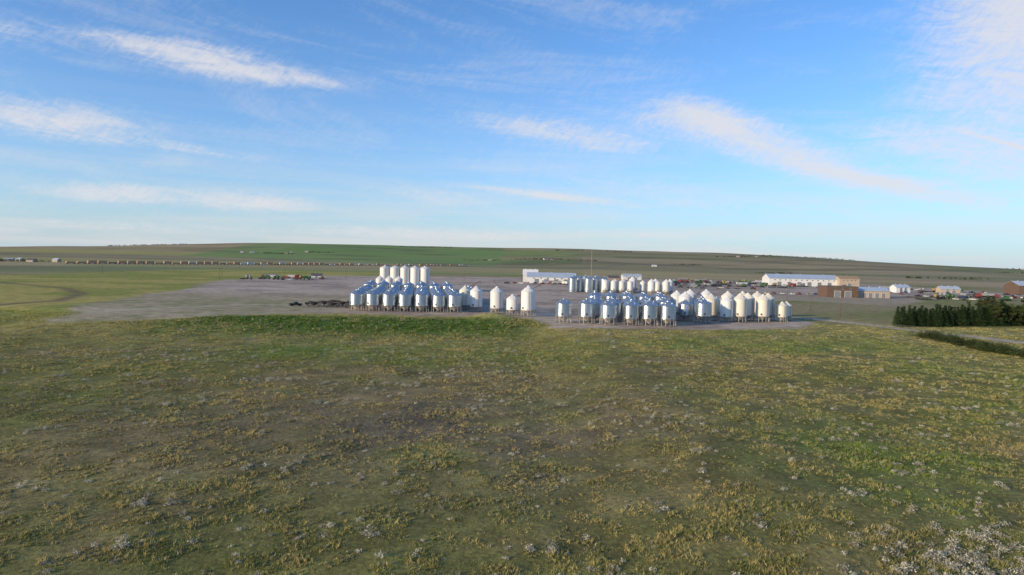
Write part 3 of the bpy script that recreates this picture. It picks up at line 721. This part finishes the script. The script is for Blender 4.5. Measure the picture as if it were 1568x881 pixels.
for bx_,by_,ln,hh_ in belts:
    for i in range(int(ln/5)):
        cx=bx_+random.uniform(-ln,ln)/2; cy=by_+random.gauss(0,14); z0=hz(cx,cy); r_=random.uniform(2,4); sh=random.uniform(.7,1.3)
        for _ in range(26):
            v_=np.random.normal(size=3); v_/=np.linalg.norm(v_); P.append((cx+v_[0]*r_,cy+v_[1]*r_,z0+hh_*.5+v_[2]*hh_*.55)); S.append(.9); Cc.append((.07*sh,.085*sh,.05*sh))
V_,C_=tris(np.array(P),np.array(S),np.array(Cc)); put('distant_trees',npmesh('distant_trees',V_,M_leaf,C_),(0,0,0))

# ------------------------------------------------------------ sky & sun
SUN_EL=math.radians(14); SUN_AZ=math.radians(238)   # compass angle from +Y towards +X
sd=Vector((math.sin(SUN_AZ)*math.cos(SUN_EL),math.cos(SUN_AZ)*math.cos(SUN_EL),math.sin(SUN_EL)))
sl=bpy.data.lights.new('sun','SUN'); sl.energy=5.0; sl.angle=math.radians(.5); sl.color=(1.0,.78,.49)
so=bpy.data.objects.new('sun',sl); so.rotation_euler=sd.to_track_quat('Z','Y').to_euler(); COL.objects.link(so)
w=bpy.data.worlds.new('World'); scene.world=w; w.use_nodes=True; nt=w.node_tree; N=nt.nodes; L=nt.links
bg=N['Background']; bg.inputs['Strength'].default_value=0.15
sky=N.new('ShaderNodeTexSky'); sky.sky_type='NISHITA'; sky.sun_disc=False; sky.sun_elevation=SUN_EL; sky.sun_rotation=SUN_AZ
sky.altitude=600; sky.air_density=1.0; sky.dust_density=0.6; sky.ozone_density=1.5
tc=N.new('ShaderNodeTexCoord'); sp=N.new('ShaderNodeSeparateXYZ'); L.new(tc.outputs['Generated'],sp.inputs[0])
def M(op,a,b=None,c=None,clamp=False):
    n_=N.new('ShaderNodeMath'); n_.operation=op; n_.use_clamp=clamp
    for i,v_ in enumerate((a,b,c)):
        if v_ is None: continue
        if isinstance(v_,(int,float)): n_.inputs[i].default_value=v_
        else: L.new(v_,n_.inputs[i])
    return n_.outputs[0]
DEG=57.29578
az=M('MULTIPLY',M('ARCTAN2',sp.outputs[0],sp.outputs[1]),DEG); el=M('MULTIPLY',M('ARCSINE',sp.outputs[2]),DEG)
def noise(sx,sy,rot,scale,det,dist,rough=.6,seed=0):
    c_,s_=math.cos(rot),math.sin(rot)
    u=M('MULTIPLY',M('ADD',M('MULTIPLY',az,c_),M('MULTIPLY',el,s_)),sx); v_=M('MULTIPLY',M('SUBTRACT',M('MULTIPLY',el,c_),M('MULTIPLY',az,s_)),sy)
    cb=N.new('ShaderNodeCombineXYZ'); L.new(u,cb.inputs[0]); L.new(v_,cb.inputs[1]); cb.inputs[2].default_value=seed
    n_=N.new('ShaderNodeTexNoise'); n_.inputs['Scale'].default_value=scale; n_.inputs['Detail'].default_value=det; n_.inputs['Distortion'].default_value=dist; n_.inputs['Roughness'].default_value=rough
    L.new(cb.outputs[0],n_.inputs['Vector']); return n_.outputs[0]
def ss(x,a,b):
    n_=N.new('ShaderNodeMapRange'); n_.interpolation_type='SMOOTHSTEP'; n_.inputs[1].default_value=a; n_.inputs[2].default_value=b; L.new(x,n_.inputs[0]); return n_.outputs[0]
tilt=math.radians(-6)
wisp=noise(.22,1.0,tilt,1.0,7,1.3,.68,1.0)
fine=noise(1.1,2.8,math.radians(42),1.1,4,.6,.62,4.0)
veiln=noise(.05,.26,tilt,1.0,7,1.0,.66,9.0)
clouds=[(-23.5,14.6,6.5,1.3,-2,1.1),(-28,15.1,4.5,.8,-2,.7),(-18,14.0,5.5,.5,-1,.7),(-35,9.2,7,1.3,0,1.2),(-25,8.0,8,.5,-4,.6),(-30.8,4.4,5.2,.75,0,1.3),(-20.8,4.3,4.8,.85,-2,1.3),
 (5,10.6,8.5,1.4,-7,.85),(0,11.4,6,.6,-9,.4),(13,12,6,1.2,-6,.6),(16,12.0,4.5,1.4,-22,.75),(21,9.5,7.5,1.6,-20,1.1),(28.5,6.5,8,.7,-14,1.15),(31,9.4,5,1.0,-12,.6),
 (36,14,5.5,7.5,-30,1.0),(38.5,19,8,6,-30,.85),(38,8.0,4,.12,-22,1.3),(38,7.0,5,1.5,-10,.6),(2.5,5.7,6.0,.36,-6,1.3),(-6,5.2,7,1.0,-7,.65),(-38,14.6,5,1.3,0,.6),(8,7,14,1.3,-7,.45),(20,4.6,14,1.0,-4,.45),(-8,2.2,12,.6,-1,.8),(14,2.4,12,.6,-1,.7),(-30,2.0,10,.5,0,.6)]
tot=None
for a0,e0,sx,sy,tl,op in clouds:
    c_,s_=math.cos(math.radians(tl)),math.sin(math.radians(tl))
    du=M('SUBTRACT',az,a0); dv=M('SUBTRACT',el,e0)
    u=M('DIVIDE',M('ADD',M('MULTIPLY',du,c_),M('MULTIPLY',dv,s_)),sx); v_=M('DIVIDE',M('SUBTRACT',M('MULTIPLY',dv,c_),M('MULTIPLY',du,s_)),sy)
    g=M('MULTIPLY',M('EXPONENT',M('MULTIPLY',M('ADD',M('MULTIPLY',u,u),M('MULTIPLY',v_,v_)),-1.0)),op)
    tot=g if tot is None else M('ADD',tot,g)
dens=M('ADD',M('MULTIPLY',wisp,.64),M('MULTIPLY',fine,.36))
cl_=ss(M('ADD',tot,M('MULTIPLY',M('SUBTRACT',dens,.5),3.6)),-.2,1.9)
cl_=M('MULTIPLY',cl_,M('MINIMUM',M('MULTIPLY',tot,1.6),1.0))
veil=M('MULTIPLY',ss(M('ADD',M('MULTIPLY',veiln,.8),M('MULTIPLY',fine,.2)),.44,.74),.30)
elp=M('MAXIMUM',el,0)
haze=M('MULTIPLY',M('EXPONENT',M('MULTIPLY',elp,-.155)),.86)
hb=M('MULTIPLY',M('MULTIPLY',ss(noise(.04,.8,0,1.0,5,.4,.55,3.0),.40,.62),M('EXPONENT',M('MULTIPLY',elp,-.24))),.6)
alpha=M('MINIMUM',M('MAXIMUM',M('MAXIMUM',M('MULTIPLY',cl_,.86),veil),0),1.0)
tint=N.new('ShaderNodeMixRGB'); tint.blend_type='MULTIPLY'; tint.inputs[0].default_value=1; L.new(sky.outputs[0],tint.inputs[1]); tint.inputs[2].default_value=(.60,1.02,1.50,1)
mx0=N.new('ShaderNodeMixRGB'); L.new(haze,mx0.inputs[0]); L.new(tint.outputs[0],mx0.inputs[1]); mx0.inputs[2].default_value=(3.7,4.15,4.75,1)
mx1=N.new('ShaderNodeMixRGB'); L.new(hb,mx1.inputs[0]); L.new(mx0.outputs[0],mx1.inputs[1]); mx1.inputs[2].default_value=(5.3,4.95,4.85,1)
mx=N.new('ShaderNodeMixRGB'); L.new(alpha,mx.inputs[0]); L.new(mx1.outputs[0],mx.inputs[1]); mx.inputs[2].default_value=(5.2,5.1,5.25,1)
L.new(mx.outputs[0],bg.inputs['Color'])

# ------------------------------------------------------------ camera
cam=bpy.data.cameras.new('camera'); cam.sensor_width=36; cam.lens=36*1022/1568; cam.clip_start=.5; cam.clip_end=30000
co=bpy.data.objects.new('camera',cam); COL.objects.link(co); scene.camera=co
pitch=math.atan(40/1022); roll=math.radians(1.2)
R=Matrix.Rotation(math.pi/2-pitch,4,'X')@Matrix.Rotation(roll,4,'Z')
co.matrix_world=Matrix.Translation((0,0,22))@R
